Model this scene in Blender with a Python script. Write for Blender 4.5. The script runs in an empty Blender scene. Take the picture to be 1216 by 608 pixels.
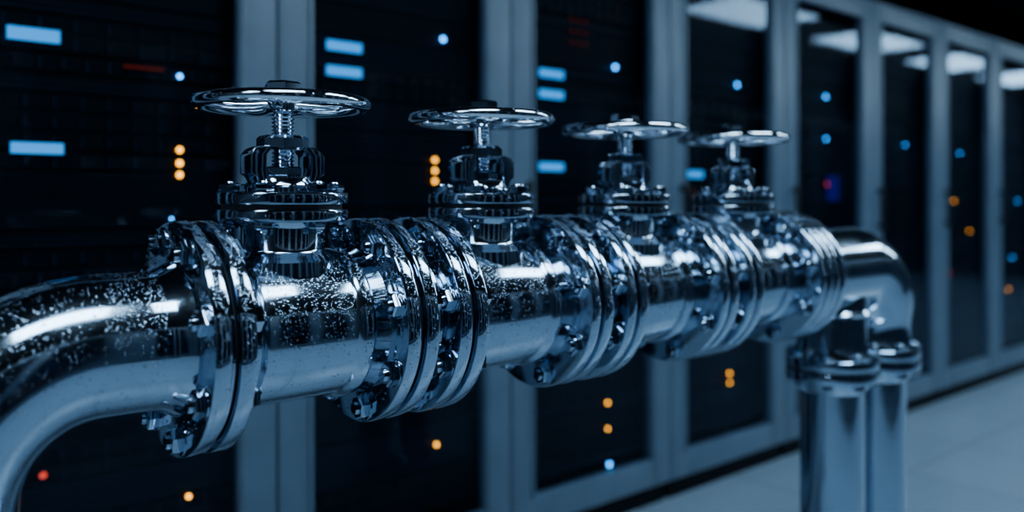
import bpy, bmesh, math, random
import numpy as np
from mathutils import Matrix, Vector
random.seed(7); rng=np.random.default_rng(7)
scene=bpy.context.scene
COL=scene.collection

# ------------------------------------------------------------------ dimensions
AX=0.992            # pipe axis height
VALVES=[0.486,0.818,1.150,1.482]
FR=0.1405           # flange radius
RY=1.036            # rack front plane
CAMH=1.16

# ------------------------------------------------------------------ materials
def newmat(name):
    m=bpy.data.materials.new(name); m.use_nodes=True
    nt=m.node_tree; b=nt.nodes['Principled BSDF']
    return m,nt,b
def setp(b,**k):
    for n,v in k.items():
        b.inputs[n.replace('_',' ')].default_value=v
def steel(name,col,r0,r1):
    m,nt,b=newmat(name); N=nt.nodes; L=nt.links
    setp(b,Metallic=1.0)
    tc=N.new('ShaderNodeTexCoord')
    no=N.new('ShaderNodeTexNoise'); no.inputs['Scale'].default_value=22; no.inputs['Detail'].default_value=6
    L.new(tc.outputs['Object'],no.inputs['Vector'])
    mr=N.new('ShaderNodeMapRange'); mr.inputs['From Min'].default_value=.35; mr.inputs['From Max'].default_value=.7
    mr.inputs['To Min'].default_value=r0; mr.inputs['To Max'].default_value=r1
    L.new(no.outputs['Fac'],mr.inputs['Value']); L.new(mr.outputs[0],b.inputs['Roughness'])
    cr=N.new('ShaderNodeMapRange'); cr.inputs['To Min'].default_value=.92; cr.inputs['To Max'].default_value=1.06
    L.new(no.outputs['Fac'],cr.inputs['Value'])
    mu=N.new('ShaderNodeVectorMath'); mu.operation='SCALE'; mu.inputs[0].default_value=col
    L.new(cr.outputs[0],mu.inputs['Scale']); L.new(mu.outputs[0],b.inputs['Base Color'])
    return m
STEEL=steel('wet_polished_steel',(.43,.53,.64),.08,.16)
STEEL2=steel('polished_flange_steel',(.43,.53,.64),.05,.12)
DARKSTEEL=steel('bonnet_steel',(.55,.64,.74),.06,.14)
CHROME=steel('chrome',(.72,.80,.89),.035,.09)
def simple(name,col,rough,metal=0,noise=0.15,scale=8,spec=.5):
    m,nt,b=newmat(name); N=nt.nodes; L=nt.links
    setp(b,Roughness=rough,Metallic=metal); b.inputs['Specular IOR Level'].default_value=spec
    tc=N.new('ShaderNodeTexCoord'); no=N.new('ShaderNodeTexNoise'); no.inputs['Scale'].default_value=scale; no.inputs['Detail'].default_value=5
    L.new(tc.outputs['Object'],no.inputs['Vector'])
    cr=N.new('ShaderNodeMapRange'); cr.inputs['To Min'].default_value=1-noise; cr.inputs['To Max'].default_value=1+noise
    L.new(no.outputs['Fac'],cr.inputs['Value'])
    mu=N.new('ShaderNodeVectorMath'); mu.operation='SCALE'; mu.inputs[0].default_value=col
    L.new(cr.outputs[0],mu.inputs['Scale']); L.new(mu.outputs[0],b.inputs['Base Color'])
    return m
GASKET=simple('gasket_rubber',(.008,.010,.014),.6)
FRAME=simple('powder_coated_frame',(.095,.150,.215),.40,0,.25)
FRAMEB=simple('dark_rack_frame',(.05,.075,.105),.38,0,.25)
RACKBODY=simple('rack_cabinet_black',(.002,.003,.005),.6,spec=.1)
SERVER=simple('server_faceplate',(.0014,.0027,.0048),.5,0,.3,spec=.10)
SERVER2=simple('server_trim',(.005,.013,.026),.5,0,.6,spec=.15)
CEIL=simple('ceiling_tile_dark',(.010,.014,.022),.8)
WALLM=simple('painted_wall',(.02,.032,.05),.7)
HANDLE=simple('handle_black',(.01,.012,.016),.3)
def emis(name,col,s):
    m=bpy.data.materials.new(name); m.use_nodes=True; nt=m.node_tree; nt.nodes.clear()
    e=nt.nodes.new('ShaderNodeEmission'); e.inputs[0].default_value=(*col,1); e.inputs[1].default_value=s
    o=nt.nodes.new('ShaderNodeOutputMaterial'); nt.links.new(e.outputs[0],o.inputs[0]); return m
E_BLUE=emis('led_blue',(.015,.34,.95),15)
E_BAR=emis('led_bar_blue',(.02,.37,.95),1.8)
E_ORANGE=emis('led_orange',(1,.34,.012),13)
E_RED=emis('led_red',(1,.07,.04),1.6)
E_PURPLE=emis('led_violet',(.05,.03,1),.14)
E_DIMRED=emis('led_dim_red',(1,.09,.05),.12)
E_PANEL=emis('light_diffuser',(.55,.80,1.0),19)
GLASS=bpy.data.materials.new('tinted_door_glass'); GLASS.use_nodes=True
nt=GLASS.node_tree; nt.nodes.clear()
tr=nt.nodes.new('ShaderNodeBsdfTransparent'); tr.inputs[0].default_value=(.6,.7,.8,1)
gl=nt.nodes.new('ShaderNodeBsdfGlossy'); gl.inputs['Color'].default_value=(.52,.66,.82,1); gl.inputs['Roughness'].default_value=.04
geo=nt.nodes.new('ShaderNodeNewGeometry')
fr=nt.nodes.new('ShaderNodeFresnel'); fr.inputs[0].default_value=1.34
iom=nt.nodes.new('ShaderNodeMapRange')   # keep the air->glass index on both sides of the thin pane
iom.inputs['To Min'].default_value=1.34; iom.inputs['To Max'].default_value=1/1.34
nt.links.new(geo.outputs['Backfacing'],iom.inputs['Value']); nt.links.new(iom.outputs[0],fr.inputs[0])
mx=nt.nodes.new('ShaderNodeMixShader'); o=nt.nodes.new('ShaderNodeOutputMaterial')
nt.links.new(fr.outputs[0],mx.inputs[0]); nt.links.new(tr.outputs[0],mx.inputs[1]); nt.links.new(gl.outputs[0],mx.inputs[2]); nt.links.new(mx.outputs[0],o.inputs[0])
WATER,nt,b=newmat('water'); setp(b,Roughness=.0,IOR=1.36); b.inputs['Transmission Weight'].default_value=1; b.inputs['Base Color'].default_value=(.97,.99,1,1)
FLOORM,nt,b=newmat('raised_floor_tile'); N=nt.nodes;L=nt.links
tc=N.new('ShaderNodeTexCoord'); br=N.new('ShaderNodeTexBrick'); br.offset=0; br.inputs['Scale'].default_value=1
br.inputs['Brick Width'].default_value=.6; br.inputs['Row Height'].default_value=.6; br.inputs['Mortar Size'].default_value=.004
br.inputs['Color1'].default_value=(.23,.31,.39,1); br.inputs['Color2'].default_value=(.26,.345,.43,1); br.inputs['Mortar'].default_value=(.08,.10,.13,1)
L.new(tc.outputs['Object'],br.inputs['Vector']); L.new(br.outputs['Color'],b.inputs['Base Color']); setp(b,Roughness=.32)

# ------------------------------------------------------------------ mesh helpers
def sharpen(bm,ang=32):
    bm.normal_update()
    for f in bm.faces: f.smooth=True
    for e in bm.edges:
        if len(e.link_faces)==2:
            if e.calc_face_angle(0)>math.radians(ang): e.smooth=False
def finish(bm,name,mats,parent=None,loc=(0,0,0),recalc=True):
    if recalc: bmesh.ops.recalc_face_normals(bm,faces=bm.faces)
    sharpen(bm)
    me=bpy.data.meshes.new(name); bm.to_mesh(me); bm.free()
    for m in (mats if isinstance(mats,(list,tuple)) else [mats]): me.materials.append(m)
    ob=bpy.data.objects.new(name,me); COL.objects.link(ob); ob.location=loc
    if parent: ob.parent=parent
    return ob
def empty(name,loc=(0,0,0)):
    e=bpy.data.objects.new(name,None); e.empty_display_size=.1; COL.objects.link(e); e.location=loc; return e
MX=Matrix(((0,0,1,0),(1,0,0,0),(0,1,0,0),(0,0,0,1)))  # local z -> world x
def T(x,y,z): return Matrix.Translation((x,y,z))
def lathe(bm,prof,M=Matrix(),seg=96,mi=0,phase=0.0):
    rings=[]
    for a,r in prof:
        if r<=1e-6: rings.append([bm.verts.new(M@Vector((0,0,a)))])
        else: rings.append([bm.verts.new(M@Vector((r*math.cos(2*math.pi*i/seg+phase),r*math.sin(2*math.pi*i/seg+phase),a))) for i in range(seg)])
    for A,B in zip(rings,rings[1:]):
        for i in range(seg):
            j=(i+1)%seg
            if len(A)==1 and len(B)==1: continue
            if len(A)==1: vs=(A[0],B[i],B[j])
            elif len(B)==1: vs=(A[i],B[0],A[j])
            else: vs=(A[i],B[i],B[j],A[j])
            f=bm.faces.new(vs); f.material_index=mi
def disc(a0,a1,r,rin=0,c=.0022):
    return [(a0,rin),(a0,r-c),(a0+c*.3,r-c*.3),(a0+c,r),(a1-c,r),(a1-c*.3,r-c*.3),(a1,r-c),(a1,rin)]
def box(bm,x0,x1,y0,y1,z0,z1,mi=0,bev=0):
    v=[bm.verts.new((x,y,z)) for x in (x0,x1) for y in (y0,y1) for z in (z0,z1)]
    fs=[]
    for q in ((0,1,3,2),(4,6,7,5),(0,4,5,1),(2,3,7,6),(0,2,6,4),(1,5,7,3)):
        f=bm.faces.new([v[i] for i in q]); f.material_index=mi; fs.append(f)
    if bev:
        es=list({e for f in fs for e in f.edges})
        bmesh.ops.bevel(bm,geom=es,offset=bev,segments=2,affect='EDGES',profile=.6)
def nut(bm,M,r=.0165,h=.015,stud=.010,mi=0,ph=0):
    """washer + chamfered hex nut + protruding threaded stud, along local z from 0"""
    lathe(bm,[(0,r*1.12),(.0015,r*1.12),(.002,r*1.05),(.002,0)],M,28,mi)
    lathe(bm,[(.002,r*.94),(.0035,r),(h-.002,r),(h,r*.86),(h,0)],M,6,mi,ph)
    if stud>0:
        p=[];z=h-.002;k=0
        while z<h+stud-.0015:
            p.append((z,r*.54 if k%2 else r*.51)); z+=.0011;k+=1
        p+=[(h+stud,r*.44),(h+stud,0)]
        lathe(bm,p,M,20,mi)
def sweep(bm,pts,radii,seg=72,closed=False,mi=0,up=Vector((0,1,0))):
    rings=[];n=len(pts)
    for i,p in enumerate(pts):
        if closed: t=(pts[(i+1)%n]-pts[i-1]).normalized()
        else: t=(pts[min(i+1,n-1)]-pts[max(i-1,0)]).normalized()
        u=up; w=t.cross(u).normalized()
        r=radii[i] if isinstance(radii,list) else radii
        ra,rb=(r if isinstance(r,tuple) else (r,r))
        rings.append([bm.verts.new(p+u*(math.cos(a)*ra)+w*(math.sin(a)*rb)) for a in [2*math.pi*k/seg for k in range(seg)]])
    R=rings+([rings[0]] if closed else [])
    for A,B in zip(R,R[1:]):
        for k in range(seg):
            j=(k+1)%seg; f=bm.faces.new((A[k],A[j],B[j],B[k])); f.material_index=mi
    if not closed:
        bm.faces.new(rings[0]); bm.faces.new(rings[-1])

# ------------------------------------------------------------------ pipeline
pipe=empty('steel_pipeline',(0,0,0))
FT=.0485   # flange pair thickness
def flange_pair_x(x0,name,nb=8,par=pipe,rb=.0165):
    bm=bmesh.new(); M=T(x0,0,AX)@MX
    lathe(bm,disc(0,.0195,FR,.03,.0024),M,144)
    lathe(bm,disc(.029,FT,FR,.03,.0024),M,144)
    lathe(bm,[(.0185,.05),(.0185,.127),(.030,.127),(.030,.05)],M,96,1)
    lathe(bm,[(.0227,.05),(.0227,.1325),(.0257,.1325),(.0257,.05)],M,96,0)
    for k in range(nb):
        a=2*math.pi*(k+.5)/nb+.12
        P=Vector((0,math.cos(a)*.1195,math.sin(a)*.1195))
        nut(bm,T(x0+FT,P.y,AX+P.z)@MX,rb,.013,.004,0,.4*k)
        nut(bm,T(x0,P.y,AX+P.z)@MX@Matrix.Rotation(math.pi,4,'X'),rb,.013,.005,0,.7*k)
    return finish(bm,name,[STEEL2,GASKET],par)
pairs=[VALVES[0]-.1430]
for v in VALVES[:3]: pairs+= [v+.1040,v+.1870]
pairs+=[VALVES[3]+.1040,VALVES[3]+.157]
for i,x in enumerate(pairs): flange_pair_x(x,'flange_pair_%d'%(i+1))
bm=bmesh.new()
for v in VALVES[:3]:
    lathe(bm,[(v+.150,.099),(v+.158,.096),(v+.164,.092),(v+.174,.092),(v+.179,.096),(v+.189,.099)],T(0,0,AX)@MX,96)
v=VALVES[3]; lathe(bm,[(v+.149,.1),(v+.165,.1)],T(0,0,AX)@MX,96)
finish(bm,'pipe_spools',STEEL,pipe)
def arc(cx,cz,R,a0,a1,n):
    return [Vector((cx+R*math.cos(a0+(a1-a0)*i/n),0,cz+R*math.sin(a0+(a1-a0)*i/n))) for i in range(n+1)]
x0=pairs[0]
LXC=.260; R=.158; PR=.0815
bm=bmesh.new()
pts=[Vector((x0+.002,0,AX)),Vector((x0-.006,0,AX)),Vector((x0-.016,0,AX)),Vector((x0-.024,0,AX)),Vector((x0-.05,0,AX))]
rad=[.094,.090,.084,PR,PR]
A=arc(LXC,AX-R,R,math.pi/2,math.pi,40)
pts+=A; rad+=[PR]*len(A)
pts+=[Vector((LXC-R,0,z)) for z in (.7,.5,.3,.1,.004)]; rad+=[PR]*5
sweep(bm,pts,rad,96)
finish(bm,'inlet_elbow_pipe',STEEL,pipe)
x1=pairs[-1]+FT
bm=bmesh.new()
XB,XL=1.882,2.094; RR=.15
pts=[Vector((x1-.002,0,AX)),Vector((x1+.01,0,AX)),Vector((x1+.02,0,AX)),Vector((x1+.035,0,AX)),Vector((x1+.1,0,AX))]
rad=[.112,.108,.101,.099,.099]
A=arc(XL-RR,AX-RR,RR,math.pi/2,0,32); pts+=A; rad+=[.099]*(len(A)-14)+[.0985,.098,.0975,.097,.096,.095,.094,.092,.090,.088,.086,.084,.083,.082]
pts+=[Vector((XL,0,z)) for z in (.82,.80,.787)]; rad+=[.082,.087,.092]
sweep(bm,pts,rad,96)
finish(bm,'outlet_elbow_pipe',STEEL,pipe)
bm=bmesh.new()
lathe(bm,[(.95,.080),(.87,.080),(.82,.080),(.80,.086),(.787,.092)],T(XB,0,0),72)
lathe(bm,[(.885,.080),(.892,.086),(.90,.080)],T(XB,0,0),72)
for X in (XB,XL):
    lathe(bm,[(.733,.092),(.722,.086),(.705,.073),(.4,.073),(.03,.073),(.02,.085),(.018,.085)],T(X,0,0),72)
    lathe(bm,disc(0,.02,.105,.03),T(X,0,0),72)
finish(bm,'outlet_legs',STEEL,pipe)
bm=bmesh.new()
for X in (XB,XL):
    lathe(bm,disc(.763,.787,.1055,.03),T(X,0,0),96); lathe(bm,disc(.733,.757,.1055,.03),T(X,0,0),96)
    lathe(bm,[(.756,.097),(.764,.097)],T(X,0,0),64,1)
    for k in range(8):
        a=2*math.pi*(k+.5)/8
        nut(bm,T(X+.092*math.cos(a),.092*math.sin(a),.787),.0125,.013,.005)
        nut(bm,T(X+.092*math.cos(a),.092*math.sin(a),.733)@Matrix.Rotation(math.pi,4,'X'),.0125,.013,.004)
finish(bm,'leg_flanges',[STEEL2,GASKET],pipe)
bm=bmesh.new(); XI=LXC-R; lathe(bm,disc(0,.02,.125,.03),T(XI,0,0),72)
for k in range(8):
    a=2*math.pi*(k+.5)/8; nut(bm,T(XI+.105*math.cos(a),.105*math.sin(a),.02),.011,.012,.006)
finish(bm,'floor_flange',STEEL2,pipe)

# ------------------------------------------------------------------ gate valves
def make_valve(i,cx):
    root=empty('gate_valve' if i==0 else 'gate_valve.%03d'%i,(cx,0,AX))
    bm=bmesh.new()
    lathe(bm,[(-.0950,.099),(-.086,.098),(-.082,.093),(-.080,.088),(-.067,.088),(-.064,.093),(-.060,.0955),(.058,.0955),(.061,.0985),(.065,.1005),(.078,.1005),(.081,.0985),(.084,.096),(.094,.096),(.1055,.099)],MX,128)
    finish(bm,'valve_body',STEEL,root)
    bm=bmesh.new()
    lathe(bm,[(.070,.068),(.088,.066),(.094,.060),(.099,.055),(.103,.053),(.130,.053),(.134,.056),(.140,.057)],Matrix(),72)
    finish(bm,'neck',DARKSTEEL,root)
    bm=bmesh.new()
    lathe(bm,disc(.139,.1545,.0835,.02,.002),Matrix(),96)
    lathe(bm,disc(.1605,.176,.0835,.02,.002),Matrix(),96)
    lathe(bm,[(.154,.076),(.161,.076)],Matrix(),72,1)
    for k in range(6):
        a=2*math.pi*(k+.5)/6+.25; c,s=.067*math.cos(a),.067*math.sin(a)
        nut(bm,T(c,s,.176),.0135,.012,.002,0,.5*k)
        nut(bm,T(c,s,.139)@Matrix.Rotation(math.pi,4,'X'),.0120,.009,.006,0,.3*k)
    finish(bm,'bonnet_flange',[STEEL2,GASKET],root)
    bm=bmesh.new()
    lathe(bm,[(.176,.047),(.182,.047),(.186,.040),(.194,.036),(.197,.036),(.197,.0)],Matrix(),64)
    lathe(bm,[(.197,.022),(.199,.025),(.208,.025),(.210,.022),(.210,0)],Matrix(),6,0,.3)
    finish(bm,'gland_packing_nut',DARKSTEEL,root)
    bm=bmesh.new()
    for sgn in (-1,1):
        outer=[(.037,.180),(.044,.196),(.051,.200),(.051,.224),(.044,.232),(.034,.236)]
        inner=[(.018,.236),(.024,.232),(.030,.224),(.030,.206),(.028,.196),(.025,.186)]
        poly=outer+inner; w=.019
        va=[bm.verts.new((sgn*x,-w,z)) for x,z in poly]; vb=[bm.verts.new((sgn*x,w,z)) for x,z in poly]
        n=len(poly)
        for V in (va,vb):
            for k in range(5): bm.faces.new((V[k],V[k+1],V[10-k],V[11-k]))
        for k in range(n): bm.faces.new((va[k],va[(k+1)%n],vb[(k+1)%n],vb[k]))
    bmesh.ops.recalc_face_normals(bm,faces=bm.faces)
    es=[e for e in bm.edges if len(e.link_faces)==2 and e.calc_face_angle(0)>.5]
    bmesh.ops.bevel(bm,geom=es,offset=.0022,segments=2,affect='EDGES',profile=.6)
    lathe(bm,[(.231,.012),(.231,.030),(.234,.0335),(.246,.0335),(.250,.029),(.250,.012)],Matrix(),8,0,.39)
    finish(bm,'yoke',DARKSTEEL,root)
    bm=bmesh.new(); p=[];z=.205;k=0
    while z<.288: p.append((z,.0150 if k%2 else .0115)); z+=.0025; k+=1
    lathe(bm,p,Matrix(),40); finish(bm,'threaded_stem',CHROME,root)
    bm=bmesh.new(); hz=.292; RW=.1040
    n=96; pts=[Vector((RW*math.cos(2*math.pi*k/n),RW*math.sin(2*math.pi*k/n),hz)) for k in range(n)]
    sweep(bm,pts,[(.0088,.0100)]*n,20,True,0,Vector((0,0,1)))
    for s in range(5):
        a=2*math.pi*s/5+.35+.4*i; d=Vector((math.cos(a),math.sin(a),0))
        P=[d*(.014+(RW-.014)*t)+Vector((0,0,hz-.005*math.sin(math.pi*t))) for t in [q/10 for q in range(11)]]
        sweep(bm,P,[(.0060,.0100-.0030*math.sin(math.pi*q/10)) for q in range(11)],16,False,0,Vector((0,0,1)))
    lathe(bm,[(hz-.012,.012),(hz-.012,.017),(hz-.009,.022),(hz+.007,.024),(hz+.011,.029),(hz+.014,.029),(hz+.015,.012)],Matrix(),48)
    lathe(bm,[(hz+.015,.016),(hz+.015,.0235),(hz+.017,.025),(hz+.026,.025),(hz+.029,.021),(hz+.030,0)],Matrix(),6,0,.2)
    finish(bm,'handwheel',CHROME,root)
    return root
for i,c in enumerate(VALVES): make_valve(i,c)

# ------------------------------------------------------------------ water droplets (one mesh)
tb=bmesh.new(); bmesh.ops.create_icosphere(tb,subdivisions=2,radius=1)
tv=np.array([v.co[:] for v in tb.verts]); tf=np.array([[v.index for v in f.verts] for f in tb.faces]); tb.free()
P=[];Nn=[];S=[]
def add(p,n,s): P.append(p);Nn.append(n);S.append(s)
def rs(): return float(.00052+.0009*rng.random()**3)
def on_cyl(xa,xb,r,n,spread=1.5):
    for _ in range(n):
        a=float(np.clip(rng.normal(-.5,spread*.6),-2.6,1.3)); X=rng.uniform(xa,xb)
        nv=(0,math.sin(a),math.cos(a)); add((X,r*nv[1],AX+r*nv[2]),nv,rs())
def on_face(x,ra,rb,n):
    for _ in range(n):
        a=rng.uniform(0,2*math.pi); r=math.sqrt(rng.uniform(ra*ra,rb*rb)); add((x,r*math.cos(a),AX+r*math.sin(a)),(-1,0,0),rs()*.9)
dens=[1,.75,.5,.35]
on_cyl(LXC,x0-.026,PR,850)
for _ in range(1900):
    t=rng.uniform(math.pi/2,math.pi*.93); b_=float(np.clip(rng.normal(-.5,.85),-2.4,1.0))
    rc=Vector((math.cos(t),0,math.sin(t))); nv=rc*math.cos(b_)+Vector((0,1,0))*math.sin(b_)
    p=Vector((LXC,0,AX-R))+rc*R+nv*PR; add(p[:],nv[:],rs())
for i,c in enumerate(VALVES):
    d=dens[i]
    on_cyl(c-.058,c+.057,.0955,int(2400*d)); on_cyl(c-.08,c-.067,.088,int(190*d))
    on_cyl(c+.066,c+.077,.1005,int(260*d))
    for z,r in ((.147,.0835),(.168,.0835),(.115,.053)):
        for _ in range(int(150*d)):
            a=rng.uniform(0,6.283); add((c+r*math.cos(a),r*math.sin(a),AX+z+rng.uniform(-.005,.005)),(math.cos(a),math.sin(a),0),rs()*.85)
    for _ in range(int(450*d)):
        a=rng.uniform(0,6.283); b_=rng.uniform(-3.14,3.14)
        nv=(math.cos(a)*math.cos(b_),math.sin(a)*math.cos(b_),math.sin(b_))
        add((c+(.1040+.0100*math.cos(b_))*math.cos(a),(.1040+.0100*math.cos(b_))*math.sin(a),AX+.292+.0088*math.sin(b_)),nv,rs()*.8)
for i,x in enumerate(pairs):
    d=max(.25,1-.1*i)
    on_face(x,.100,.137,int(700*d)); on_cyl(x+.003,x+.017,FR,int(520*d)); on_cyl(x+.0315,x+.046,FR,int(520*d))
P=np.array(P,float);Nn=np.array(Nn,float);S=np.array(S)
ref=np.where(np.abs(Nn[:,2:3])<.9,np.array([[0,0,1.]]),np.array([[1.,0,0]]))
U=np.cross(ref,Nn);U/=np.linalg.norm(U,axis=1,keepdims=True);W=np.cross(Nn,U)
k=len(P); st=1+.25*rng.random(k)
V=(P[:,None,:]+S[:,None,None]*(tv[None,:,0:1]*U[:,None,:]+tv[None,:,1:2]*st[:,None,None]*W[:,None,:]+.8*tv[None,:,2:3]*Nn[:,None,:])).reshape(-1,3)
F=(tf[None,:,:]+(np.arange(k)*len(tv))[:,None,None]).reshape(-1,3)
me=bpy.data.meshes.new('water_droplets'); me.from_pydata(V.tolist(),[],F.tolist()); me.materials.append(WATER)
me.polygons.foreach_set('use_smooth',[True]*len(me.polygons))
wd=bpy.data.objects.new('water_droplets',me); COL.objects.link(wd); wd.parent=pipe

# ------------------------------------------------------------------ server racks
RH=2.17; RW_=.8; ST=.104
def rack_meshes():
    out={}
    for nm,mt in (('frame',FRAME),('frameb',FRAMEB)):
        bm=bmesh.new(); g=.004
        box(bm,g,ST,0,.035,.075,RH,0,.003); box(bm,RW_-ST,RW_-g,0,.035,.075,RH,0,.003)
        box(bm,ST,RW_-ST,0.001,.034,.075,.175,0,.002); box(bm,ST,RW_-ST,0.001,.034,RH-.1,RH,0,.002)
        box(bm,ST-.016,ST-.006,-.006,.002,.17,RH-.095,0,.001); box(bm,RW_-ST+.006,RW_-ST+.016,-.006,.002,.17,RH-.095,0,.001)
        out[nm]=(bm,[mt],True)
    bm=bmesh.new()
    box(bm,.012,RW_-.012,.02,1.05,0,.078); box(bm,g,.03,.036,1.05,.078,RH-.01); box(bm,RW_-.03,RW_-g,.036,1.05,.078,RH-.01)
    box(bm,.03,RW_-.03,.036,1.05,RH-.03,RH-.01); box(bm,.03,RW_-.03,1.03,1.05,.078,RH-.03)
    out['cabinet']=(bm,[RACKBODY],True)
    bm=bmesh.new(); v=[bm.verts.new(p) for p in ((ST-.004,.015,.17),(RW_-ST+.004,.015,.17),(RW_-ST+.004,.015,RH-.095),(ST-.004,.015,RH-.095))]
    bm.faces.new(v); out['glass_door']=(bm,[GLASS],False)
    bm=bmesh.new(); box(bm,.055,.072,-.03,-.018,1.0,1.22,0,.003); box(bm,.057,.070,-.02,.002,1.01,1.03); box(bm,.057,.070,-.02,.002,1.19,1.21); out['door_handle']=(bm,[HANDLE],True)
    return out
base={}
for n,(bm,ms,rc) in rack_meshes().items():
    ob=finish(bm,n,ms,recalc=rc); base[n]=ob.data; bpy.data.objects.remove(ob)
def servers(seed):
    r=random.Random(seed); bm=bmesh.new(); z=.2; xa,xb=.07,RW_-.07
    while z<RH-.13:
        u=r.choice([1,1,2,2,3]); h=.0445*u
        if z+h>RH-.1: break
        kind=r.random(); y=.062+.004*r.random()
        box(bm,xa,xb,y,.6,z+.002,z+h-.002,0)
        box(bm,xa,xa+.022,y-.010,y,z+.004,z+h-.004,1); box(bm,xb-.022,xb,y-.010,y,z+.004,z+h-.004,1)
        if kind<.5:
            nb=r.choice([8,10,12]); w=(xb-xa-.08)/nb
            for rr in range(u):
                for q in range(nb):
                    X=xa+.035+q*w; box(bm,X+.002,X+w-.003,y-.005,y,z+.0445*rr+.006,z+.0445*rr+.038,0)
                    box(bm,X+.006,X+.012,y-.007,y-.004,z+.0445*rr+.009,z+.0445*rr+.034,1)
        elif kind<.8:
            for rr in range(u*3):
                zz=z+.008+rr*.0145
                if zz+.004<z+h-.004: box(bm,xa+.04,xb-.06,y-.004,y,zz,zz+.004,1)
        else:
            box(bm,xa+.03,xb-.03,y-.004,y,z+h-.007,z+h-.0045,1)
        z+=h
    ob=finish(bm,'servers',[SERVER,SERVER2]); d=ob.data; bpy.data.objects.remove(ob); return d
SV=[servers(s) for s in (1,2,3)]
DOT=.0064
def leds(dots,bars):
    bm=bmesh.new()
    mats=[E_BLUE,E_BAR,E_ORANGE,E_RED,E_PURPLE,E_DIMRED]
    for X,Z,m,s in dots:
        lathe(bm,[(0,DOT*s),(-.004,DOT*s*.8),(-.006,0)],T(X,.050,Z)@Matrix.Rotation(-math.pi/2,4,'X'),16,m)
    for X,Z,w,h,m in bars: box(bm,X-w/2,X+w/2,.044,.052,Z-h/2,Z+h/2,m)
    return bm,mats
common_bars=[(.222,1.59,.108,.026,1),(.222,1.519,.108,.026,1),(.222,1.27,.108,.026,1)]
extra={
 0:([(.565,1.281,2,1.1),(.565,1.248,2,1.1),(.565,1.219,2,1.1),(.565,1.463,0,.9),(.587,.418,2,.9),(.264,.539,3,1.2),(.545,1.11,0,.5)],[(.245,1.526,.104,.028,1),(.252,1.273,.104,.024,1),(.48,1.475,.09,.005,5)]),
 1:([(.534,1.279,2,1.05),(.534,1.246,2,1.05),(.534,1.214,2,1.05),(.565,1.653,0,1.2),(.540,.405,2,.9),(.568,.549,0,1)],common_bars[:2]),
 2:([(.544,1.645,0,1.3),(.504,.413,2,.9),(.504,.318,2,.8),(.513,.186,0,1.2)]+[(.32+.035*a,1.79-.04*b,5,.9) for a in range(3) for b in range(3)],common_bars),
 3:([(.508,1.647,0,1.2),(.254,1.187,2,1),(.454,.42,2,.9),(.454,.38,2,.8)],[(.22,1.259,.09,.026,1)]),
 4:([(.436,1.653,0,1.2),(.436,1.45,0,1),(.45,1.23,3,1.4)],[(.50,1.21,.10,.12,4)]),
}
gen=[]
for s in range(3):
    r=random.Random(s+40)
    gen.append(([(r.uniform(.2,.6),r.uniform(.25,1.6),r.choice([0,2,5,3]),.75) for _ in range(4)],[]))
LM={}
def ledmesh(key,spec):
    if key not in LM:
        bm,ms=leds(*spec); ob=finish(bm,'status_leds',ms); LM[key]=ob.data; bpy.data.objects.remove(ob)
    return LM[key]
cnt=0
def rack(X,Y,rot,key,spec,sv,dark=False):
    global cnt
    r=empty('server_rack' if cnt==0 else 'server_rack.%03d'%cnt,(X,Y,0)); r.rotation_euler=(0,0,rot); cnt+=1
    items=[('frame',base['frameb' if dark else 'frame'])]+[(n,base[n]) for n in ('cabinet','glass_door','door_handle')]
    for n,d in items+[('servers',SV[sv]),('status_leds',ledmesh(key,spec))]:
        o=bpy.data.objects.new(n,d); COL.objects.link(o); o.parent=r
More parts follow.
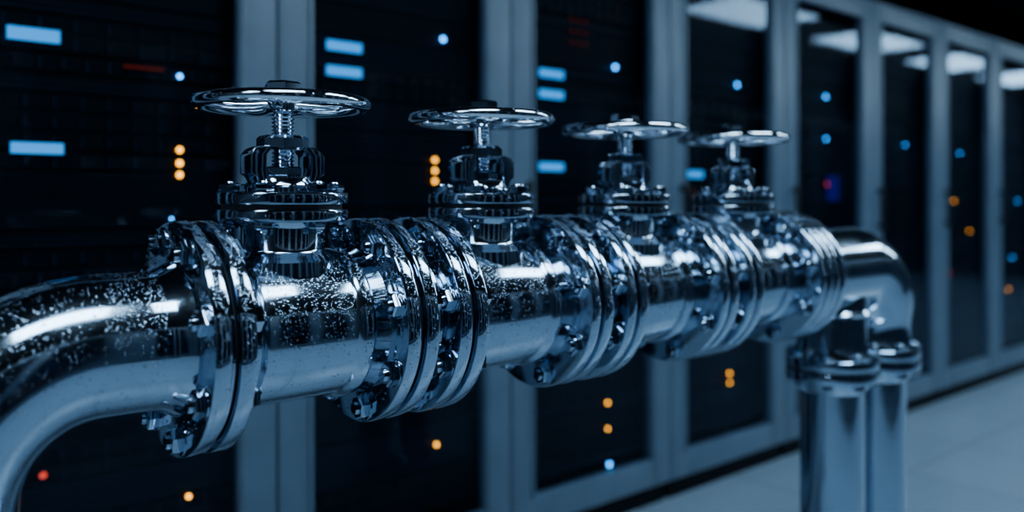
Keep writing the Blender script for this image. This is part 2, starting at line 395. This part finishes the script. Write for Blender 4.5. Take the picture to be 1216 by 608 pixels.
for kk in range(-3,15):
    X=.158+.8*kk
    key=kk if kk in extra else 'g%d'%(kk%3)
    rack(X,RY,0,key,extra.get(kk,gen[kk%3]),kk%3)
    rack(X+.8,-2.45,math.pi,'g%d'%((kk+1)%3),gen[(kk+1)%3],(kk+1)%3,True)

# ------------------------------------------------------------------ room
def slab(name,a,mat):
    bm=bmesh.new(); box(bm,*a); return finish(bm,name,mat)
XA,XZ,YA,YZ,HC=-3.2,13.6,-4.0,2.6,2.75
slab('floor',(XA,XZ,YA,YZ,-.1,0),FLOORM)
slab('ceiling',(XA,XZ,YA,YZ,HC,HC+.1),CEIL)
slab('wall_back',(XA,XZ,YZ,YZ+.1,0,HC),WALLM); slab('wall_front',(XA,XZ,YA-.1,YA,0,HC),WALLM)
slab('wall_left',(XA-.1,XA,YA,YZ,0,HC),WALLM); slab('wall_right',(XZ,XZ+.1,YA,YZ,0,HC),WALLM)
n=0
for X in (-1.9,.1,2.1,4.1,6.15,8.2,10.2,12.2):
    r=empty('ceiling_light_panel' if n==0 else 'ceiling_light_panel.%03d'%n,(X,-.98,HC)); n+=1
    bm=bmesh.new(); box(bm,-.6,.6,-.3,.3,-.02,-.012); finish(bm,'diffuser',E_PANEL,r)
    bm=bmesh.new()
    box(bm,-.63,.63,-.33,-.3,-.025,0);box(bm,-.63,.63,.3,.33,-.025,0);box(bm,-.63,-.6,-.3,.3,-.025,0);box(bm,.6,.63,-.3,.3,-.025,0)
    finish(bm,'panel_trim',FRAME,r)

# ------------------------------------------------------------------ world + camera
w=bpy.data.worlds.new('World'); scene.world=w; w.use_nodes=True
w.node_tree.nodes['Background'].inputs[0].default_value=(.02,.05,.1,1); w.node_tree.nodes['Background'].inputs[1].default_value=.3
th=math.radians(49.65)
cam=bpy.data.cameras.new('camera'); co=bpy.data.objects.new('camera',cam); COL.objects.link(co)
co.location=(0,-1.036,CAMH); co.rotation_euler=(math.pi/2,0,th-math.pi/2)
cam.sensor_width=36; cam.lens=36*1000/1216; cam.shift_y=-68/1216; cam.clip_start=.02
cam.dof.use_dof=True; cam.dof.focus_distance=1.10; cam.dof.aperture_fstop=1.7
scene.camera=co
